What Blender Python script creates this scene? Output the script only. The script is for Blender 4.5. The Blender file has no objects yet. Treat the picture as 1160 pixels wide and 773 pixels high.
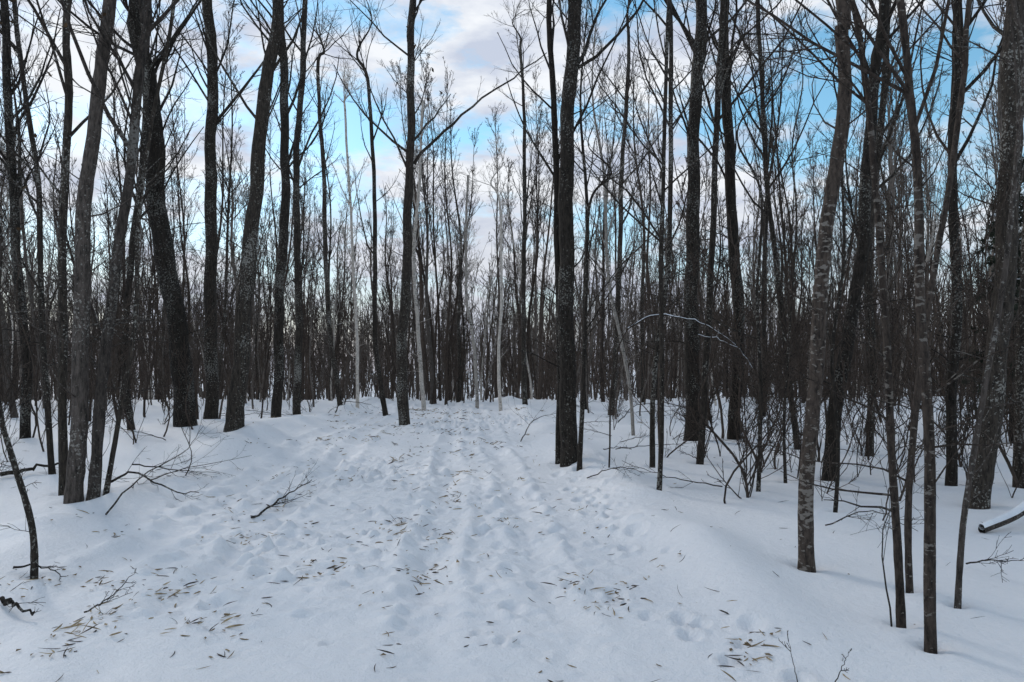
import bpy, math, numpy as np
from mathutils import Vector
rng=np.random.default_rng(11)
F=838.0; CX=580.0; HY=410.0; CH=1.6     # calibration: focal in px of the photo, horizon row, eye height

# ------------------------------------------------------------------ noise
_T=np.random.default_rng(5).random((256,256))
def vn(x,y):
    xi=np.floor(x).astype(int); yi=np.floor(y).astype(int)
    fx=x-xi; fy=y-yi; fx=fx*fx*fx*(fx*(fx*6-15)+10); fy=fy*fy*fy*(fy*(fy*6-15)+10)
    a=_T[xi%256,yi%256]; b=_T[(xi+1)%256,yi%256]; c=_T[xi%256,(yi+1)%256]; d=_T[(xi+1)%256,(yi+1)%256]
    return (a*(1-fx)+b*fx)*(1-fy)+(c*(1-fx)+d*fx)*fy-0.5
def fbm(x,y,o=4,g=0.5):
    s=0;a=1
    for i in range(o):
        s=s+a*vn(x*2**i+17.3*i,y*2**i+9.1*i); a*=g
    return s
def sst(a,b,x):
    t=np.clip((x-a)/(b-a),0,1); return t*t*(3-2*t)

# ------------------------------------------------------------------ hero data: (points px, depth m, w0 px, w1 px, height, kind, nbranch, zmin)
H=[
 ([(85,575),(90,480),(93,380),(100,250),(112,150),(131,0)],8.1,19,13,14,'grey',14,4.8),
 ([(104,577),(113,480),(123,380),(138,270),(152,180),(166,60),(172,0)],8.1,13,9,13,'grey',14,3.4),
 ([(72,562),(70,400),(68,250),(75,120),(73,0)],8.8,10,8,13,'dark',12,3.2),
 ([(118,576),(134,470),(150,370),(153,260),(165,150),(190,0)],8.2,6,4,9,'dark',14,2.2),
 ([(60,545),(52,440),(44,330),(40,200),(22,80),(12,0)],10,7,5,11,'dark',18,2.4),
 ([(213,480),(206,410),(192,330),(179,220),(172,130),(160,50),(156,0)],14.5,24,16,17,'dark',26,5.6),
 ([(238,480),(239,380),(236,250),(238,100),(232,0)],16,15,11,17,'dark',28,5.6),
 ([(263,492),(271,420),(279,330),(286,230),(298,120),(313,0)],13.6,20,13,17,'dark',26,5.8),
 ([(313,484),(314,350),(318,200),(313,60),(308,0)],18,12,9,17,'dark',30,5.4),
 ([(336,472),(338,350),(334,200),(340,90),(344,0)],22,9,6,16,'dark',28,5),
 ([(150,500),(140,400),(148,300),(160,180),(168,0)],14,8,6,14,'dark',26,3.5),
 ([(28,500),(30,400),(20,300),(14,180),(6,0)],14,11,8,15,'dark',30,4.2),
 ([(457,475),(456,400),(461,300),(465,200),(467,100),(469,0)],19,13,7,16,'dark',26,5.6),
 ([(480,462),(474,380),(468,300),(474,200),(478,110)],25,5,2.5,10,'pale',22,5.0),
 ([(405,462),(405,400),(402,330),(398,240),(392,130)],25,4,2.5,11,'pale',22,4.0),
 ([(567,460),(565,400),(568,330),(566,230)],25,4,2.5,9,'pale',18,4.0),
 ([(595,462),(593,380),(594,260),(594,150),(590,60)],24,6,3,13,'dark',30,4.5),
 ([(643,530),(645,450),(642,380),(640,300),(642,200),(646,100),(651,0)],11.2,20,15,16,'dark',16,5.6),
 ([(634,526),(634,400),(632,280),(628,150),(622,0)],11.5,9,6,14,'dark',20,4.4),
 ([(656,540),(660,440),(664,330),(668,230)],10.6,6,3,5,'dark',16,1.8),
 ([(746,565),(750,450),(748,300),(752,150),(757,0)],9,6,4,10,'dark',20,2.8),
 ([(738,530),(742,420),(756,300),(760,150),(758,0)],11,6,5,12,'dark',22,3.6),
 ([(783,500),(783,380),(782,250),(785,120),(790,0)],14.9,17,12,17,'dark',24,5.4),
 ([(792,530),(800,400),(806,250),(812,100),(815,0)],11.4,8,6,14,'dark',22,3.8),
 ([(832,500),(836,380),(830,250),(822,120),(820,0)],15,14,10,17,'dark',28,4.6),
 ([(915,645),(912,570),(914,490),(919,400),(924,320),(931,240),(944,160),(948,105),(941,50),(937,0)],5.8,17,14,12,'birch',8,4.6),
 ([(938,546),(950,450),(962,370),(975,290),(985,180),(992,80),(1000,0)],9.9,16,11,15,'dark',18,5.0),
 ([(1022,706),(1016,620),(1006,500),(996,350),(985,220),(971,100),(953,0)],4.55,10,6,9,'birch',12,2.7),
 ([(1055,722),(1055,600),(1052,480),(1044,350),(1041,200),(1033,100),(1024,0)],4.2,13,8,9,'birch',10,2.8),
 ([(1083,684),(1090,600),(1106,500),(1124,400),(1140,300),(1152,180),(1158,60)],4.9,7,5,7,'grey',12,2.2),
 ([(1031,695),(1030,560),(1044,420),(1060,300),(1078,200),(1094,80),(1100,0)],5.2,8,6,9,'birch',12,2.7),
 ([(1105,580),(1119,500),(1130,400),(1138,300),(1146,150),(1150,0)],8,24,20,16,'dark',12,5),
 ([(1078,556),(1078,450),(1086,330),(1080,200),(1088,0)],9.2,12,9,14,'dark',22,3.8),
 ([(1158,560),(1154,440),(1158,300),(1165,150),(1160,0)],9,14,10,14,'dark',18,4),
 ([(985,520),(990,420),(986,300),(1001,150),(1012,0)],12,9,7,15,'dark',26,4),
 ([(905,520),(893,420),(880,300),(868,180),(860,0)],13,7,5,14,'dark',26,3.8),
 ([(858,565),(862,450),(858,340),(862,220)],9,5,3,6,'dark',18,1.6),
 ([(890,560),(888,480),(893,380),(900,250)],9.5,4,2.5,6,'dark',16,1.6),
 ([(945,588),(948,500),(940,400),(952,300),(948,200)],7.8,5,3,5,'dark',16,1.6),
 ([(718,500),(712,430),(700,370),(688,310),(684,200)],16,4,3,10,'pale',24,3.0),
 ([(38,657),(37,600),(18,525),(2,468),(-12,400)],5.5,8,5,3.0,'dark',5,1.0),
 ([(541,460),(536,380),(528,330),(530,200)],27,4,2.5,9,'pale',18,4.0),
 ([(437,470),(425,380),(425,250),(418,100)],23,6,4,13,'dark',26,4.0),
 ([(386,462),(372,350),(368,200),(362,80)],25,6,4,13,'dark',26,4.0),
 ([(692,470),(700,350),(704,200),(712,60)],22,7,4,14,'dark',28,4.0),
]
def at(x,y,d): return ((x-CX)*d/F, d, CH+(HY-y)*d/F)
bases=[((p[0][0]-CX)*d/F,d,w*d/F) for p,d,w,*_ in H]

# ------------------------------------------------------------------ terrain
def pathc(y): return -0.7-0.07*np.clip(y,0,40)
prints=[]
def trail(x0,y0,x1,y1,n,w,dep):
    for i in range(n):
        t=i/(n-1)
        prints.append((x0+(x1-x0)*t+(0.09 if i%2 else -0.09)+rng.normal(0,.03),y0+(y1-y0)*t+rng.normal(0,.05),w*rng.uniform(.8,1.2),dep*rng.uniform(.6,1.2)))
trail(0.75,10.5,1.1,6.5,11,.07,.055)
trail(1.0,4.9,1.55,3.5,8,.05,.05)
trail(-2.6,9,-1.9,5,7,.07,.045)
trail(-.5,13,-.1,5,20,.06,.03)
trail(0.5,5.5,1.35,4.5,6,.06,.04)
for i in range(80):
    y=rng.uniform(4.2,20); prints.append((pathc(y)+rng.normal(0,1.5),y,rng.uniform(.025,.06),rng.uniform(.012,.03)))
def hgt(x,y):
    x=np.asarray(x,float); y=np.asarray(y,float)
    z=0.09*fbm(x*.22+3,y*.22+8,3)+0.03*fbm(x*.9,y*.9,2)
    s=x-pathc(y)
    on=sst(3.4,2.2,np.abs(s+0.1)+0.6*vn(x*.6,y*.6))
    z-=0.07*on
    # pushed up banks either side
    z+=0.13*np.exp(-((s-2.7)/.4)**2)*(0.4+1.6*np.clip(vn(x*1.1+7,y*1.1)+.4,0,1))*sst(3,6,y)
    z+=0.11*np.exp(-((s+3.1)/.5)**2)*(0.3+1.7*np.clip(vn(x*1.3+2,y*1.3)+.4,0,1))
    # churned snow on the path, patchy
    ch=on*np.clip(0.50+2.1*vn(x*.5+31,y*.35),0.06,1.1)*(.35+.65*sst(4,8,y))
    z+=ch*(0.032*fbm(x*1.9,y*1.3,2)+0.036*fbm(x*6+4,y*4.2,3,.65))
    rd=1-np.abs(2*fbm(x*3.3+40,y*2.4+3,3,.6)); z+=ch*.025*(rd-.7)
    cl=np.clip(fbm(x*9.2+1,y*9.2,2)-.24,0,1); z+=ch*cl*.15
    cl=np.clip(fbm(x*4.1+61,y*4.1,3,.6)-.38,0,1); z+=ch*cl*.28
    # ruts
    for o,w,dp in ((-1.25,.15,.055),(0.5,.16,.07),(1.35,.11,.05),(-2.1,.12,.035)):
        o2=s-o-0.15*vn(y*.5,y*0+3+o)
        z-=dp*np.exp(-(o2/w)**2)*(0.6+1.2*vn(x*3,y*3))*(.4+.6*sst(3.5,6,y)); z+=.045*np.exp(-((np.abs(o2)-.26)/.08)**2)*(.5+2.2*vn(x*5,y*5+9))*sst(3.5,7,y)
    # rise on the left and right flanks
    z+=0.34*np.exp(-(((x+6.2)/3.0)**2+((y-15)/4.0)**2))
    z+=0.09*sst(4,9,x)
    z-=0.05*np.exp(-(((x-2.3)/1.4)**2+((y-4.6)/1.4)**2))
    # beyond the clearing the land falls gently away
    z-=0.045*np.clip(y-29,0,60)*sst(29,36,y)
    for bx,by,bw in bases:
        r2=(x-bx)**2+(y-by)**2
        z+=0.035*np.exp(-r2/(.3+bw)**2)-0.06*np.exp(-r2/(bw*.8+.03)**2)
    return z
def hgtp(x,y):
    z=hgt(x,y)
    for px,py,w,dp in prints:
        m=(np.abs(x-px)<4*w)&(np.abs(y-py)<5*w)
        if m.any():
            r2=((x[m]-px)/w)**2+((y[m]-py)/(w*1.5))**2
            z[m]+=-dp*np.exp(-r2*r2)+dp*.35*np.exp(-((np.sqrt(r2)-1.5)/.35)**2)
    return z
def h1(x,y): return float(hgt(np.array([x]),np.array([y]))[0])

def mk(name,V,Fq,mat,smooth=True,parent=None,Ft=None):
    me=bpy.data.meshes.new(name)
    V=np.asarray(V,np.float32); Fq=np.asarray(Fq,np.int32)
    k=Fq.shape[1]
    me.vertices.add(len(V)); me.vertices.foreach_set('co',V.ravel())
    me.loops.add(Fq.size); me.loops.foreach_set('vertex_index',Fq.ravel())
    me.polygons.add(len(Fq)); me.polygons.foreach_set('loop_start',np.arange(len(Fq),dtype=np.int32)*k)
    me.polygons.foreach_set('use_smooth',np.full(len(Fq),smooth))
    me.materials.append(mat); me.update(calc_edges=True)
    if name.startswith('_'): return me
    ob=bpy.data.objects.new(name,me); bpy.context.scene.collection.objects.link(ob)
    if parent: ob.parent=parent
    return ob

# ------------------------------------------------------------------ materials
def newmat(n,rough=.9,spec=.2):
    m=bpy.data.materials.new(n); m.use_nodes=True; nt=m.node_tree; b=nt.nodes['Principled BSDF']
    b.inputs['Roughness'].default_value=rough; b.inputs['Specular IOR Level'].default_value=spec
    return m,nt,b
def N(nt,t,**k):
    n=nt.nodes.new(t)
    for a,v in k.items():
        if a in n.inputs: n.inputs[a].default_value=v
        else: setattr(n,a,v)
    return n
def ramp(nt,src,st):
    r=nt.nodes.new('ShaderNodeValToRGB'); e=r.color_ramp.elements
    while len(e)<len(st): e.new(.5)
    for i,(p,c) in enumerate(st):
        e[i].position=p; e[i].color=(*c,1) if len(c)==3 else c
    nt.links.new(src,r.inputs[0]); return r
def mixc(nt,f,a,b):
    m=nt.nodes.new('ShaderNodeMix'); m.data_type='RGBA'
    for s,i in ((f,0),(a,6),(b,7)):
        if hasattr(s,'is_linked') or hasattr(s,'links'): nt.links.new(s,m.inputs[i])
        else: m.inputs[i].default_value=s if i==0 else (*s,1)
    return m.outputs[2]
def mapped(nt,sc):
    tc=N(nt,'ShaderNodeTexCoord'); mp=N(nt,'ShaderNodeMapping'); mp.inputs['Scale'].default_value=sc
    nt.links.new(tc.outputs['Object'],mp.inputs[0]); return mp.outputs[0]
def noise(nt,vec,s,det=4,ro=.6):
    n=N(nt,'ShaderNodeTexNoise'); n.inputs['Scale'].default_value=s; n.inputs['Detail'].default_value=det; n.inputs['Roughness'].default_value=ro
    nt.links.new(vec,n.inputs['Vector']); return n.outputs[0]
def bark(name,c0,c1,fleck,fl_amt,sc=(1,1,.25),flsc=(1,1,1),flscale=38,lo=.7,hi=1.5,cheap=False):
    m,nt,b=newmat(name)
    v=mapped(nt,sc); n1=noise(nt,v,34 if not cheap else 12,5 if not cheap else 2,.7)
    base=ramp(nt,n1,[(.3,c0),(.62,c1)]).outputs[0]
    if cheap:
        n3=noise(nt,mapped(nt,(1,1,.2)),.7,2)   # stem to stem variation in a merged stand
        col=mixc(nt,ramp(nt,n3,[(.5,(0,0,0)),(.72,(1,1,1))]).outputs[0],base,fleck)
        nt.links.new(col,b.inputs['Base Color']); return m
    v2=mapped(nt,(1,1,.6)); big=noise(nt,v2,1.9,4)
    v3=mapped(nt,flsc); n3=noise(nt,v3,flscale,4,.6)
    ad=N(nt,'ShaderNodeMath',operation='MULTIPLY_ADD'); nt.links.new(big,ad.inputs[0]); ad.inputs[1].default_value=.7; nt.links.new(n3,ad.inputs[2])
    f=ramp(nt,ad.outputs[0],[(fl_amt,(0,0,0)),(fl_amt+.07,(1,1,1))]).outputs[0]
    oi=N(nt,'ShaderNodeObjectInfo')
    col=mixc(nt,f,base,fleck)
    hsv=N(nt,'ShaderNodeHueSaturation'); nt.links.new(col,hsv.inputs['Color'])
    mr=N(nt,'ShaderNodeMapRange'); nt.links.new(oi.outputs['Random'],mr.inputs[0]); mr.inputs[3].default_value=lo; mr.inputs[4].default_value=hi
    nt.links.new(mr.outputs[0],hsv.inputs['Value'])
    nt.links.new(hsv.outputs[0],b.inputs['Base Color'])
    bp=N(nt,'ShaderNodeBump'); bp.inputs['Strength'].default_value=1; bp.inputs['Distance'].default_value=.03
    nt.links.new(n1,bp.inputs['Height']); nt.links.new(bp.outputs[0],b.inputs['Normal'])
    return m
M={}
M['dark']=bark('bark_dark',(.006,.005,.004),(.050,.040,.032),(.19,.18,.16),.95)
M['grey']=bark('bark_grey',(.014,.012,.010),(.095,.077,.066),(.20,.185,.165),.95)
M['birch']=bark('bark_cherry',(.009,.007,.006),(.075,.057,.046),(.17,.15,.13),.96,(1,1,.35),(.7,.7,1.5),24)
M['pale']=bark('bark_pale',(.20,.175,.15),(.58,.52,.46),(.03,.028,.026),.98,(1,1,.4),(.4,.4,2),26)
M['far']=bark('bark_far',(.024,.018,.014),(.088,.066,.053),(.18,.165,.15),1.0)
M['far2']=bark('bark_far_grey',(.045,.038,.032),(.17,.142,.122),(.27,.25,.23),1.0)
M['stand']=bark('bark_stand_hazed',(.032,.024,.019),(.11,.084,.069),(.17,.15,.13),.6,cheap=True)  # far bark lightened so its colour carries the brown distance haze

ms,nt,b=newmat('snow',.55,.25)
v=mapped(nt,(1,1,1))
n1=noise(nt,v,.6,4); n2=noise(nt,v,11,6,.68); n3=noise(nt,v,85,4,.7)
c=ramp(nt,n1,[(.3,(.82,.825,.85)),(.7,(.88,.875,.885))]).outputs[0]
nt.links.new(c,b.inputs['Base Color'])
a1=N(nt,'ShaderNodeMath',operation='MULTIPLY_ADD'); nt.links.new(n3,a1.inputs[0]); a1.inputs[1].default_value=.25; nt.links.new(n2,a1.inputs[2])
bp=N(nt,'ShaderNodeBump'); bp.inputs['Strength'].default_value=.65; bp.inputs['Distance'].default_value=.045
nt.links.new(a1.outputs[0],bp.inputs['Height']); nt.links.new(bp.outputs[0],b.inputs['Normal'])
M['snow']=ms
def flat(name,c0,c1,s=20):
    m,nt,b=newmat(name); n=noise(nt,mapped(nt,(1,1,1)),s,3); r=ramp(nt,n,[(.35,c0),(.65,c1)])
    nt.links.new(r.outputs[0],b.inputs['Base Color']); return m
M['straw']=flat('straw',(.14,.095,.05),(.48,.37,.22),9)
M['litter']=flat('leaf_litter',(.08,.05,.028),(.34,.25,.14),9)
M['leaf']=flat('dry_leaf',(.03,.02,.012),(.10,.06,.03),9)
M['needle']=flat('spruce_needles',(.016,.020,.014),(.05,.058,.040),4)
M['snowclump']=flat('snow_clump',(.72,.74,.78),(.85,.86,.88),9)

# ------------------------------------------------------------------ ground
nx,ny=820,1150
u=np.linspace(-1,1,nx); xs=2.0*np.sinh(5.65*u)
u=np.linspace(-1,1,ny); ys=5.4+2.2*np.sinh(5.65*u)
X,Y=np.meshgrid(xs,ys); X=X.ravel();Y=Y.ravel(); Z=hgtp(X,Y)
i=np.arange(ny-1)[:,None]*nx+np.arange(nx-1)[None,:]; i=i.ravel()
mk('snowy_ground',np.stack([X,Y,Z],1),np.stack([i,i+1,i+nx+1,i+nx],1),M['snow'])

# ------------------------------------------------------------------ tubes
def nrm(v): return v/np.maximum(np.linalg.norm(v,axis=-1,keepdims=True),1e-9)
class Acc:
    def __init__(s): s.V=[];s.F=[];s.n=0
    def tubes(s,P,R,S):
        if P.ndim==2: P=P[None];R=R[None]
        m,k,_=P.shape
        if m==0: return
        t=nrm(np.gradient(P,axis=1)); mean=nrm(P[:,-1]-P[:,0])
        ref=np.where(np.abs(mean[:,2:3])>.8,np.array([[1.,0,0]]),np.array([[0,0,1.]]))[:,None,:]
        n1=nrm(np.cross(t,np.broadcast_to(ref,t.shape))); n2=np.cross(t,n1)
        a=np.arange(S)*2*np.pi/S
        ring=P[:,:,None,:]+R[:,:,None,None]*(np.cos(a)[None,None,:,None]*n1[:,:,None,:]+np.sin(a)[None,None,:,None]*n2[:,:,None,:])
        base=s.n+(np.arange(m)*k*S)[:,None,None]+(np.arange(k-1)*S)[None,:,None]
        j=np.arange(S)[None,None,:]; j2=(j+1)%S
        s.F.append(np.stack([base+j,base+j2,base+S+j2,base+S+j],-1).reshape(-1,4))
        s.V.append(ring.reshape(-1,3)); s.n+=m*k*S
    def quads(s,Q):
        m=len(Q); s.V.append(Q.reshape(-1,3)); s.F.append((np.arange(m*4)+s.n).reshape(-1,4)); s.n+=m*4
    def raw(s,V,Fc): s.V.append(V); s.F.append(Fc+s.n); s.n+=len(V)
    def done(s,name,mat,**k): return mk(name,np.concatenate(s.V),np.concatenate(s.F),mat,**k)
def spawn(P,R,n,t0,t1,fac,ang,Np,up,wob,rg,minr=.003,tap=.6,rr=.5,lr=.011):
    m,k,_=P.shape
    L=np.linalg.norm(np.diff(P,axis=1),axis=2).sum(1)
    pi=np.repeat(np.arange(m),n); t=rg.uniform(t0,t1,len(pi)); f=t*(k-1); i=np.minimum(f.astype(int),k-2); w=(f-i)[:,None]
    p=P[pi,i]*(1-w)+P[pi,i+1]*w; tn=nrm(P[pi,i+1]-P[pi,i]); r=R[pi,i]*(1-w[:,0])+R[pi,i+1]*w[:,0]
    g=rg.normal(size=p.shape); g-= (g*tn).sum(1,keepdims=True)*tn; g=nrm(g)
    a=np.clip(rg.normal(ang,.16,len(pi)),.2,1.5)[:,None]
    d=np.cos(a)*tn+np.sin(a)*g
    ln=L[pi]*fac*(1-tap*(t-t0)/(max(t1-t0,.01)))*rg.uniform(.45,1.25,len(pi))
    Q=[p]; 
    for s in range(Np-1):
        d=nrm(d+np.array([0,0,up/(Np-1)])+rg.normal(0,wob,d.shape)); Q.append(Q[-1]+d*(ln/(Np-1))[:,None])
    r0=np.maximum(np.minimum(r*rr,ln*lr),minr)
    return np.stack(Q,1), np.maximum(r0[:,None]*np.linspace(1,.3,Np)[None,:],minr*.7)
def catmull(P,n):
    P=np.asarray(P,float); Q=np.vstack([2*P[0]-P[1],P,2*P[-1]-P[-2]]); out=[]
    t=np.linspace(0,len(P)-1-1e-6,n); i=t.astype(int); f=(t-i)[:,None]
    a,b,c,d=Q[i],Q[i+1],Q[i+2],Q[i+3]
    return .5*((2*b)+(-a+c)*f+(2*a-5*b+4*c-d)*f*f+(-a+3*b-3*c+d)*f**3)
def tree(acc,trunk,R,rg,nb=30,t0=.35,fac=.2,ang=.75,n2=6,n3=5,S=10,minr=.003,up=.5):
    acc.tubes(trunk,R,S)
    if nb==0: return
    P1,R1=spawn(trunk[None],R[None],nb,t0,.98,fac,ang,7,up,.10,rg,minr*1.6,.6)
    acc.tubes(P1,R1,5 if n3>2 else 3)
    P2,R2=spawn(P1,R1,n2,.15,.97,.42,.7,5,.30,.13,rg,minr*1.2,.6,.6)
    acc.tubes(P2,R2,3)
    if n3:
        P3,R3=spawn(P2,R2,n3,.15,.97,.5,.65,4,.2,.14,rg,minr,.5,.7)
        acc.tubes(P3,R3,3)
        return P3
    return P2

# ------------------------------------------------------------------ hero trees
NAME={'dark':'bare_maple_tree','grey':'bare_aspen_tree','birch':'bare_cherry_tree','pale':'white_birch_tree'}
def leaves(name,P,n,size,parent,rg):
    k=rg.integers(0,len(P),n); c=P[k,-1]+rg.normal(0,.03,(n,3))
    a=nrm(rg.normal(size=(n,3))); b=nrm(np.cross(a,rg.normal(size=(n,3))))
    s=size*rg.uniform(.6,1.3,(n,1))
    Q=np.stack([c-a*s,c-b*s*.5,c+a*s,c+b*s*.55+[0,0,-.01]],1)
    A=Acc();A.quads(Q); o=A.done(name,M['leaf'],smooth=False,parent=parent); return o
for idx,(pts,d,w0,w1,ht,kind,nb,zmin) in enumerate(H):
    rg=np.random.default_rng(100+idx)
    Q=[list(at(x,y,d)) for x,y in pts]
    Q[0][2]=h1(Q[0][0],d)-.12
    # slight lean in depth with height
    ld=rg.normal(0,.02)
    for q in Q: q[1]+=ld*max(0,q[2])
    wpx=[w0+(w1-w0)*k/(len(Q)-1) for k in range(len(Q))]
    r=[w*d/F/2 for w in wpx]
    top=Q[-1][2]
    if ht>top+1:
        dv=np.array(Q[-1])-np.array(Q[-2]); dv/=max(dv[2],.1)
        for fr in (.35,.7,1.0):
            h=(ht-top)*fr; q=np.array(Q[len(pts)-1])+np.array([dv[0]*h*.5+rg.normal(0,.15),dv[1]*h*.5+rg.normal(0,.15),h]); Q.append(list(q)); r.append(max(r[len(pts)-1]*(1-fr*.92),.008))
    n=70
    T=catmull(Q,n); ri=np.interp(np.linspace(0,len(r)-1,n),range(len(r)),r)
    zz=T[:,2]
    wv=.35*ri.mean()
    T[:,0]+=wv*.6*np.sin(zz*1.7+rg.uniform(0,6))+wv*.4*np.sin(zz*4.1+rg.uniform(0,6))+rg.normal(0,wv*.10,n)
    T[:,1]+=wv*.55*np.sin(zz*1.4+rg.uniform(0,6))
    ri=ri*(1+.16*np.exp(-np.clip(zz-zz[0]-.1,0,9)/.15))*(1+rg.normal(0,.035,n))
    A=Acc(); t0=float(np.interp(zmin,zz,np.linspace(0,1,n)))
    Hh=zz[-1]-zz[0]
    P3=tree(A,T,ri,rg,nb,t0,.19 if ht>8 else .24,.66,6,5,14 if w0>12 else 8,.0022 if d<12 else .0035)
    # short dead side twigs lower on the stem
    nd=int(8+rg.integers(0,10))
    P1,R1=spawn(T[None],ri[None],nd,.12,max(t0,.2),.065,1.1,5,.1,.2,rg,.003,.2); A.tubes(P1,R1,4)
    P2,R2=spawn(P1,R1,4,.2,.9,.5,.7,4,.1,.2,rg,.002); A.tubes(P2,R2,3)
    if idx==12: # long arching limb to the right
        L=catmull([at(467,182,19),at(490,160,18.8),at(515,138,18.6),at(545,112,18.5),(at(585,85,18.4)),(at(620,60,18.3))],14)
        L+=rg.normal(0,.03,L.shape)
        A.tubes(L,np.linspace(.045,.012,14),7)
        p,rr_=spawn(L[None],np.linspace(.05,.012,14)[None],9,.2,1,.2,.7,6,.3,.12,rg,.005); A.tubes(p,rr_,4)
        p,rr_=spawn(p,rr_,5,.2,1,.45,.7,4,.2,.12,rg,.004); A.tubes(p,rr_,3)
    ob=A.done(NAME[kind] if ht>4 and not(w0<7 and kind=='dark') else 'bare_sapling',M[kind])
    if idx in (0,1,4,12,17): leaves('dry_leaves',P3,34,.05 if d<12 else .08,ob,rg)

# ------------------------------------------------------------------ library of forest trees
def variant(seed,ht,r0,nb,t0,fac,kind,n2=6,n3=5,minr=.006,lean=.3,S=7,fork=.35,raw=False):
    rg=np.random.default_rng(seed); n=18
    t=np.linspace(0,1,n); T=np.zeros((n,3)); T[:,2]=t*ht-.3
    ph=rg.uniform(0,6,4); a=rg.normal(0,lean,2)
    T[:,0]=a[0]*t**1.5*2+.12*np.sin(t*7+ph[0])+.06*np.sin(t*15+ph[1])
    T[:,1]=a[1]*t**1.5*2+.12*np.sin(t*6+ph[2])+.06*np.sin(t*13+ph[3])
    T[:,:2]-=T[0,:2]
    R=r0*(.06+.94*(1-t)**.85)*(1+.2*np.exp(-t*ht/.3))
    A=Acc(); tree(A,T,R,rg,nb,t0,fac,.55,n2,n3,S,minr,.6)
    if rg.random()<fork:  # forked stem
        k=int(n*rg.uniform(.3,.5)); P,Rr=spawn(T[None,k:k+2],R[None,k:k+2],1,.3,.4,1,.3,9,0.5,.05,rg)
        d=nrm(P[0,-1]-P[0,0]); L=ht*.45; s=np.linspace(0,1,12)[:,None]
        Q=P[0,0]+s*L*(d*[.45,.45,1]+[0,0,.2]*s); rq=R[k]*.6*(1-.9*s[:,0])
        tree(A,Q,rq,rg,nb//2,.3,.22,.6,n2,n3,S,minr,.6)
    if raw: return np.concatenate(A.V),np.concatenate(A.F)
    return A.done('_v%d'%seed,M[kind])
K5=['far','far','far2','far','dark']
big=[variant(200+i,rng.uniform(10,14.5),rng.uniform(.06,.10),28,rng.uniform(.3,.5),.14,K5[i%5],5,5) for i in range(12)]
tall=[variant(250+i,rng.uniform(13,16.5),rng.uniform(.055,.08),32,rng.uniform(.35,.5),.12,['far','dark','far2'][i%3],6,5,.006,.4,6,.5) for i in range(6)]
thin=[variant(300+i,rng.uniform(6.5,12),rng.uniform(.025,.045),22,rng.uniform(.2,.4),.15,['far','far','far2'][i%3],5,4,.005,.5,5) for i in range(12)]
bigL=[variant(600+i,rng.uniform(10,14.5),rng.uniform(.07,.11),22,rng.uniform(.3,.5),.14,'far',4,2,.012,.3,5,0,True) for i in range(8)]
thinL=[variant(700+i,rng.uniform(7,12),rng.uniform(.035,.055),16,rng.uniform(.2,.4),.16,'far',4,1,.012,.5,4,0,True) for i in range(8)]
trunkL=[variant(800+i,rng.uniform(9,13),rng.uniform(.08,.13),12,.15,.2,'far',4,0,.028,.6,4,0,True) for i in range(5)]
brush=[variant(400+i,rng.uniform(1.8,4.5),rng.uniform(.009,.018),16,.08,.33,'far',5,2,.0035,.35,4,0) for i in range(10)]
brushL=[variant(900+i,rng.uniform(2.5,4.5),rng.uniform(.015,.025),14,.05,.33,'far',4,0,.010,.35,4,0,True) for i in range(6)]
palev=[variant(500+i,rng.uniform(8,11),rng.uniform(.03,.05),20,.4,.14,'pale',4,3,.005,.5,6) for i in range(3)]
def clear(x,y,mg=0):
    s=x-pathc(y)
    if y<28 and abs(s+.1)<3.3+mg: return True
    return False
def inst(me,x,y,parent,name,rg,sc=1.):
    ax,ay,az=rg.normal(0,.035),rg.normal(0,.035),rg.uniform(0,6.28); s=sc*rg.uniform(.85,1.12); z=h1(x,y)
    if isinstance(me,tuple):
        V,Fc=me; c,q=math.cos(az),math.sin(az)
        W=np.stack([V[:,0]*c-V[:,1]*q+ax*V[:,2],V[:,0]*q+V[:,1]*c+ay*V[:,2],V[:,2]],1)*s+[x,y,z]
        parent.raw(W,Fc); return
    o=bpy.data.objects.new(name,me); bpy.context.scene.collection.objects.link(o)
    o.location=(x,y,z); o.rotation_euler=(ax,ay,az); o.scale=(s,s,s)
    if parent: o.parent=parent
def empty(n):
    e=bpy.data.objects.new(n,None); bpy.context.scene.collection.objects.link(e); return e
far=empty('forest_trees'); br=empty('undergrowth_brush'); FA=Acc()
rg=np.random.default_rng(77)
def place(n,y0,y1,lib,name,parent,mg=0,powr=1.,sc=1.,skip=None,k=.80):
    c=0
    while c<n:
        y=y0+(y1-y0)*rg.random()**powr; x=rg.uniform(-1,1)*(k*y+4)
        if clear(x,y,mg): continue
        if skip and skip(x,y): continue
        inst(lib[rg.integers(len(lib))],x,y,parent,name,rg,sc); c+=1
# middle distance (individually named)
place(14,16,27,big,'bare_forest_tree',None,.8)
place(72,13,27,thin,'bare_young_tree',None,.4)
# the mass behind
place(110,27,46,big,'tree',far)
place(44,24,46,tall,'tree',far,.8,skip=lambda x,y: abs(x/y+.06)<.2 and rg.random()<.6)
place(350,26,46,thin,'tree',far)
place(32,25,42,palev,'tree',far)
place(360,46,110,bigL,'tree',FA,powr=1.1)
place(560,46,100,thinL,'tree',FA)
place(520,105,185,trunkL,'tree',FA,sc=1.2,k=.72)
place(130,12,27,brush,'brush',br,.5)
place(280,26,48,brush,'brush',br,0,sc=1.3)
place(720,46,110,brushL,'brush',FA,0,sc=1.9)
FA.done('distant_forest',M['stand'])
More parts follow.
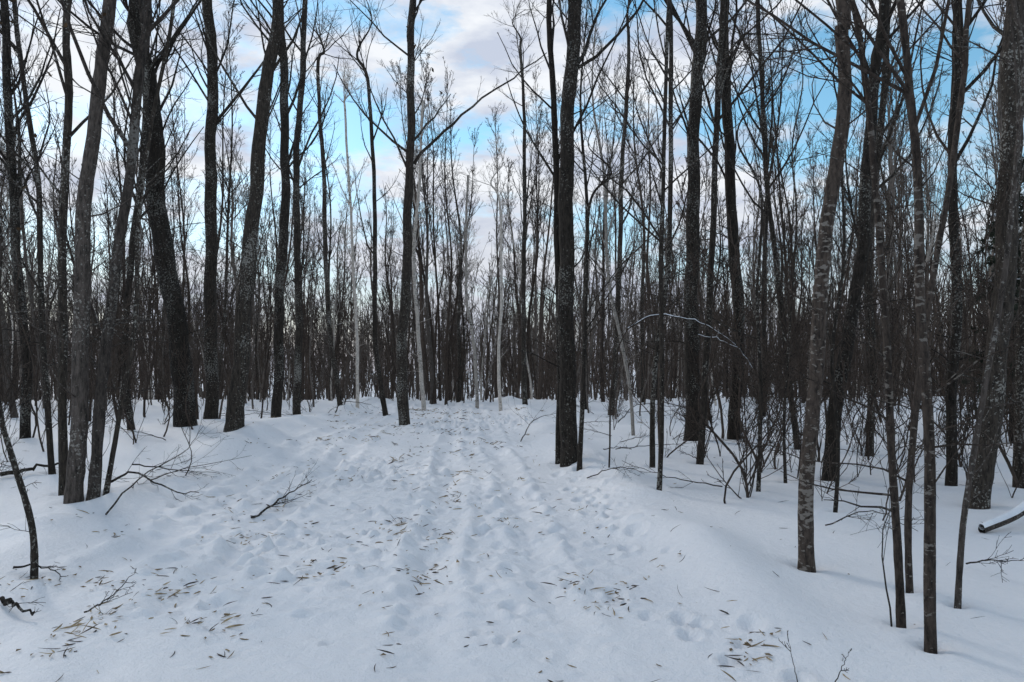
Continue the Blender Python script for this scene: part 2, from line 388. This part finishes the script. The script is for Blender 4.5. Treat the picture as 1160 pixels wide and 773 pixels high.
# right-hand thicket
for k in range(64):
    y=rg.uniform(8,16); x=rg.uniform(.16*y+1,.75*y)
    inst(brush[rg.integers(10)],x,y,br,'brush',rg,rg.uniform(.7,1.3))
for k in range(20):
    y=rg.uniform(8.5,15); x=-rg.uniform(.45*y,.8*y)
    inst(brush[rg.integers(10)],x,y,br,'brush',rg,rg.uniform(.7,1.3))

# ------------------------------------------------------------------ spruce
def spruce(x,y,ht,seed):
    rg=np.random.default_rng(seed); z0=h1(x,y)
    n=14;t=np.linspace(0,1,n); T=np.stack([x+0*t,y+0*t,z0-.1+ht*t],1)
    A=Acc(); A.tubes(T,.10*ht/9*(1-.93*t),8)
    B=[];BR=[]
    nl=int(ht*6)
    for l in range(nl):
        tt=.08+.9*l/nl
        for j in range(rg.integers(2,5)):
            az=rg.uniform(0,6.28); L=ht*.19*(1-tt)**.8*rg.uniform(.5,1.15)+.12
            s=np.linspace(0,1,7)[:,None]
            dr=np.array([math.cos(az),math.sin(az),0])
            P=np.array([x,y,z0+ht*tt])+dr*L*s+np.array([0,0,1])*L*(-.42*s+.25*s*s)
            B.append(P);BR.append(np.linspace(.014,.004,7))
    B=np.array(B);BR=np.array(BR); A.tubes(B,BR,3)
    P2,R2=spawn(B,BR,9,.15,1,.38,.9,4,-.15,.1,rg,.003,.6); A.tubes(P2,R2,3)
    tr=A.done('spruce_tree',M['dark'])
    G=Acc()
    dd=nrm((P2[:,1:]-P2[:,:-1]).reshape(-1,3)); st=P2[:,:-1].reshape(-1,3); L=np.linalg.norm((P2[:,1:]-P2[:,:-1]).reshape(-1,3),axis=1)
    for q in range(4):
        c=st+dd*L[:,None]*rg.random((len(st),1)); g=nrm(np.cross(dd,rg.normal(size=dd.shape))); tip=c+dd*.06+g*.055; w=np.cross(dd,g)*.009
        G.quads(np.stack([c-w,c+w,tip+w*.5,tip-w*.5],1))
    G.done('needles',M['needle'],smooth=False,parent=tr)
    S=Acc(); k=rg.choice(len(B),min(len(B),26),replace=False)
    for i in k:
        c=B[i,rg.integers(2,6)]; q=rg.uniform(.6,1.6)
        S.tubes(np.stack([c+[-.05*q,0,.0],c+[-.02*q,.01,.03],c+[.03*q,0,.03],c+[.06*q,0,0]]),np.array([.005,.028,.028,.005])*q,6)
    S.done('snow_clumps',M['snowclump'],parent=tr)
spruce(9.4,13.9,5.2,1); spruce(11.9,17.0,6.5,2)

# ------------------------------------------------------------------ fallen branches, arching branch, log
def fallen(pts,r0,rg,nb=7,name='fallen_branch',mat='dark',lift=.03,fac=.35):
    Q=[(x,y,h1(x,y)+lift+z) for x,y,z in pts]; T=catmull(Q,14); T[1:]+=rg.normal(0,r0*.8,(13,3)); R=np.linspace(r0,r0*.3,14)
    A=Acc(); A.tubes(T,R,7); P,Rr=spawn(T[None],R[None],nb,.2,1,fac,.65,6,.12,.1,rg,.0025); P[:,:,2]=np.maximum(P[:,:,2],hgt(P[:,:,0],P[:,:,1])+.004); A.tubes(P,Rr,4)
    P,Rr=spawn(P,Rr,4,.2,1,.5,.65,4,.05,.12,rg,.002); A.tubes(P,Rr,3); return A.done(name,M[mat])
def g(x,y): d=CH*F/(y-HY); return ((x-CX)*d/F,d)
rg=np.random.default_rng(9)
def fb(pl,r,**k): fallen([(*g(x,y),z) for x,y,z in pl],r,rg,**k)
fb([(120,566,.05),(150,560,.08),(190,565,.05),(225,562,.02)],.016)
fb([(120,590,.0),(160,566,.12),(210,535,.2),(230,520,.25)],.010,nb=9)
fb([(150,545,.1),(200,548,.05),(250,545,.05)],.010)
fb([(285,580,0),(320,565,.06),(352,548,.10)],.014,nb=10)
fb([(0,548,.02),(40,545,.05),(80,541,.03)],.03,nb=4)
fb([(95,690,.01),(125,682,.06),(155,662,.14)],.006,nb=8)
fb([(15,655,.02),(45,652,.05),(75,652,.02)],.009,nb=6)
fb([(2,678,.0),(20,684,.03),(40,690,.01)],.016,nb=3)
fb([(170,560,0),(215,548,.1),(285,530,.12)],.008,nb=9)
fb([(1095,640,.0),(1125,655,.12),(1158,670,.2)],.007,nb=9)
fb([(935,600,.0),(985,610,.22),(1040,640,.25)],.007,nb=10)
fb([(1010,715,.0),(1002,650,.35),(1040,600,.5)],.006,nb=8)
fb([(665,545,0),(700,550,.1),(730,558,.12)],.008,nb=8)
fb([(590,500,0),(605,492,.3),(640,486,.35)],.012,nb=8)
fb([(380,470,.0),(390,468,.3),(420,466,.3)],.02,nb=8)
fb([(905,772,0),(898,755,.06),(893,745,.12)],.003,nb=3)
fb([(945,770,0),(955,760,.04),(962,750,.06)],.003,nb=3)
fb([(700,480,0),(725,478,.4),(790,484,.4)],.014,nb=9)
for k in range(34):
    y=rg.uniform(9,26); s=rg.choice([-1,1]); x=pathc(y)+s*rg.uniform(3,9 if s>0 else 6)
    a=rg.uniform(0,6.28); L=rg.uniform(.5,1.4)
    fallen([(x,y,0),(x+math.cos(a)*L*.5,y+math.sin(a)*L*.5,.08),(x+math.cos(a)*L,y+math.sin(a)*L,.12)],.009,rg,nb=8)
# snow-topped log at the right
a=at(1112,606,6.9);b_=at(1185,560,7.4)
T=catmull([(a[0],a[1],h1(a[0],a[1])+.03),((a[0]+b_[0])/2,7.1,h1(4.7,7.1)+.14),(b_[0],b_[1],h1(b_[0],b_[1])+.3)],10)
A=Acc();A.tubes(T,np.linspace(.035,.05,10),10);lg=A.done('fallen_log',M['grey'])
A=Acc();A.tubes(T+[0,0,.028],np.linspace(.03,.045,10),10);A.done('snow_cap',M['snowclump'],parent=lg)
# arching snow-laden branch
def arch(px,d,r,snow=True):
    T=catmull([at(x,y,d) for x,y in px],24); T[1:]+=rg.normal(0,.008,(23,3)); A=Acc(); R=np.linspace(r,r*.3,24); A.tubes(T,R,6)
    P,Rr=spawn(T[None],R[None],12,.2,1,.22,.6,6,-.1,.14,rg,.003); A.tubes(P,Rr,4)
    P,Rr=spawn(P,Rr,4,.2,1,.5,.7,4,-.1,.12,rg,.0025); A.tubes(P,Rr,3)
    o=A.done('bent_sapling',M['far'])
    if snow:
        A=Acc();Rs=R[8:]*rg.uniform(.4,1.2,16);A.tubes(T[8:]+[0,0,r*.8],Rs,6);A.done('snow_cap',M['snowclump'],parent=o)
arch([(690,530),(693,450),(704,385),(722,366),(746,357),(775,361),(800,368),(834,392)],9.8,.012)
arch([(870,470),(860,430),(840,400),(815,385),(790,380)],9.5,.009)
arch([(1000,590),(1015,540),(1050,500),(1090,480),(1130,500)],6.5,.007,False)

# ------------------------------------------------------------------ litter on the snow
A=Acc();B=Acc();C=Acc(); rg=np.random.default_rng(21)
cl=[(365,505,14),(80,715,24),(195,660,18),(240,695,14),(370,637,16),(440,590,10),(483,640,22),(515,555,14),(655,652,14),(850,722,24),(312,565,10),(520,530,12),(275,600,10),(690,665,12),(130,650,10),(760,640,6),(450,520,14),(560,500,14),(420,500,14),(590,470,12),(380,480,16),(60,655,10),(445,600,10),(100,690,12)]
def bit(x,y,L,r,acc,tilt=.25):
    a_=rg.uniform(0,6.28); n=5; s=np.linspace(0,1,n)
    z=h1(x,y); dx,dy=math.cos(a_),math.sin(a_); cv=rg.normal(0,.45)
    P=np.stack([x+dx*L*s-dy*cv*L*s*s,y+dy*L*s+dx*cv*L*s*s,z+.002+abs(rg.normal(0,tilt))*L*s],1)
    P[:,2]=np.maximum(P[:,2],hgt(P[:,0],P[:,1])+.001)
    acc.tubes(P,np.array([r*.3,r,r*1.1,r,r*.2])*rg.uniform(.6,1.3,5),4)
def flake(x,y,s):
    z=h1(x,y); a=rg.uniform(0,6.28); b_=a+1.57+rg.normal(0,.2); t=rg.normal(0,.25,4)
    c=np.array([x,y,z+.004+s*.2]); u_=np.array([math.cos(a),math.sin(a),0])*s; v_=np.array([math.cos(b_),math.sin(b_),0])*s*rg.uniform(.3,.6)
    Q=np.stack([c-u_,c-v_,c+u_,c+v_]); Q[:,2]+=np.abs(t)*s; C.quads(Q[None])
for px,py,n in cl:
    x,y=g(px,py)
    for k in range(n): bit(x+rg.normal(0,.09),y+rg.normal(0,.18),rg.uniform(.015,.09)*(1+y/18),rg.uniform(.0016,.0045)*(1+y/18),A if rg.random()<.7 else B)
    for k in range(n//2): flake(x+rg.normal(0,.1),y+rg.normal(0,.2),rg.uniform(.01,.026)*(1+y/25))
for k in range(380):
    cy=3.7+22*rg.random()**1.1; cx=pathc(cy)+rg.normal(-.1,1.5)
    for q in range(int(rg.geometric(.45))):
        y=cy+rg.normal(0,.12); x=cx+rg.normal(0,.08)
        bit(x,y,rg.uniform(.012,.075)*(1+y/16),rg.uniform(.0012,.0032)*(1+y/12),A if rg.random()<.5 else B)
for k in range(260):
    y=3.6+20*rg.random(); flake(pathc(y)+rg.normal(0,1.8),y,rg.uniform(.006,.02)*(1+y/18))
for k in range(220):
    y=3.6+16*rg.random(); x=rg.uniform(-.75,.75)*y
    bit(x,y,rg.uniform(.02,.12),rg.uniform(.001,.003),B)
A.done('straw_debris',M['straw']); B.done('twig_debris',M['far']); C.done('leaf_litter',M['litter'],smooth=False)

# ------------------------------------------------------------------ sky / light
SUN_EL=math.radians(29); SUN_AZ=math.radians(-40)
w=bpy.data.worlds.new('World'); bpy.context.scene.world=w; w.use_nodes=True; nt=w.node_tree
bg=nt.nodes['Background']; bg.inputs[1].default_value=.15
sk=nt.nodes.new('ShaderNodeTexSky'); sk.sky_type='NISHITA'; sk.sun_disc=False; sk.sun_elevation=SUN_EL; sk.sun_rotation=SUN_AZ; sk.dust_density=.2; sk.ozone_density=1.0
hs=N(nt,'ShaderNodeHueSaturation'); hs.inputs['Hue'].default_value=.48; hs.inputs['Saturation'].default_value=1.2; hs.inputs['Value'].default_value=1.15
nt.links.new(sk.outputs[0],hs.inputs['Color'])
tc=N(nt,'ShaderNodeTexCoord'); mp=N(nt,'ShaderNodeMapping'); mp.inputs['Scale'].default_value=(1.3,1.3,3.4); mp.inputs['Location'].default_value=(1.15,.2,.55); mp.inputs['Rotation'].default_value=(0,.25,0)
nt.links.new(tc.outputs['Generated'],mp.inputs[0])
nn=noise(nt,mp.outputs[0],3.0,8,.6)
cf=ramp(nt,nn,[(.43,(0,0,0)),(.55,(1,1,1))]).outputs[0]
n2_=noise(nt,mp.outputs[0],5.5,6,.55)
cc=ramp(nt,n2_,[(.38,(3.9,4.3,5.2)),(.58,(6.2,6.4,6.7))]).outputs[0]
out=mixc(nt,cf,hs.outputs[0],cc)
# greyer haze towards the horizon
sx=N(nt,'ShaderNodeSeparateXYZ'); nt.links.new(tc.outputs['Generated'],sx.inputs[0])
hz=ramp(nt,sx.outputs[2],[(.0,(.95,.95,.95)),(.24,(0,0,0))]).outputs[0]
out=mixc(nt,hz,out,(3.4,3.6,4.2))
nt.links.new(out,bg.inputs[0])
L=bpy.data.lights.new('sun','SUN'); L.energy=1.5; L.angle=math.radians(14); L.color=(1,.93,.86)
lo=bpy.data.objects.new('sun',L); bpy.context.scene.collection.objects.link(lo)
dirv=Vector((math.sin(SUN_AZ)*math.cos(SUN_EL),math.cos(SUN_AZ)*math.cos(SUN_EL),math.sin(SUN_EL)))
lo.rotation_euler=dirv.to_track_quat('Z','Y').to_euler()

sc=bpy.context.scene
sc.view_settings.view_transform='Standard'; sc.view_settings.look='None'; sc.view_settings.exposure=0
cam=bpy.data.cameras.new('camera'); cam.lens=26; cam.sensor_width=36; cam.shift_y=23.5/1160; cam.clip_end=1200; cam.clip_start=.05
co=bpy.data.objects.new('camera',cam); sc.collection.objects.link(co); co.location=(0,0,CH); co.rotation_euler=(math.pi/2,0,0); sc.camera=co
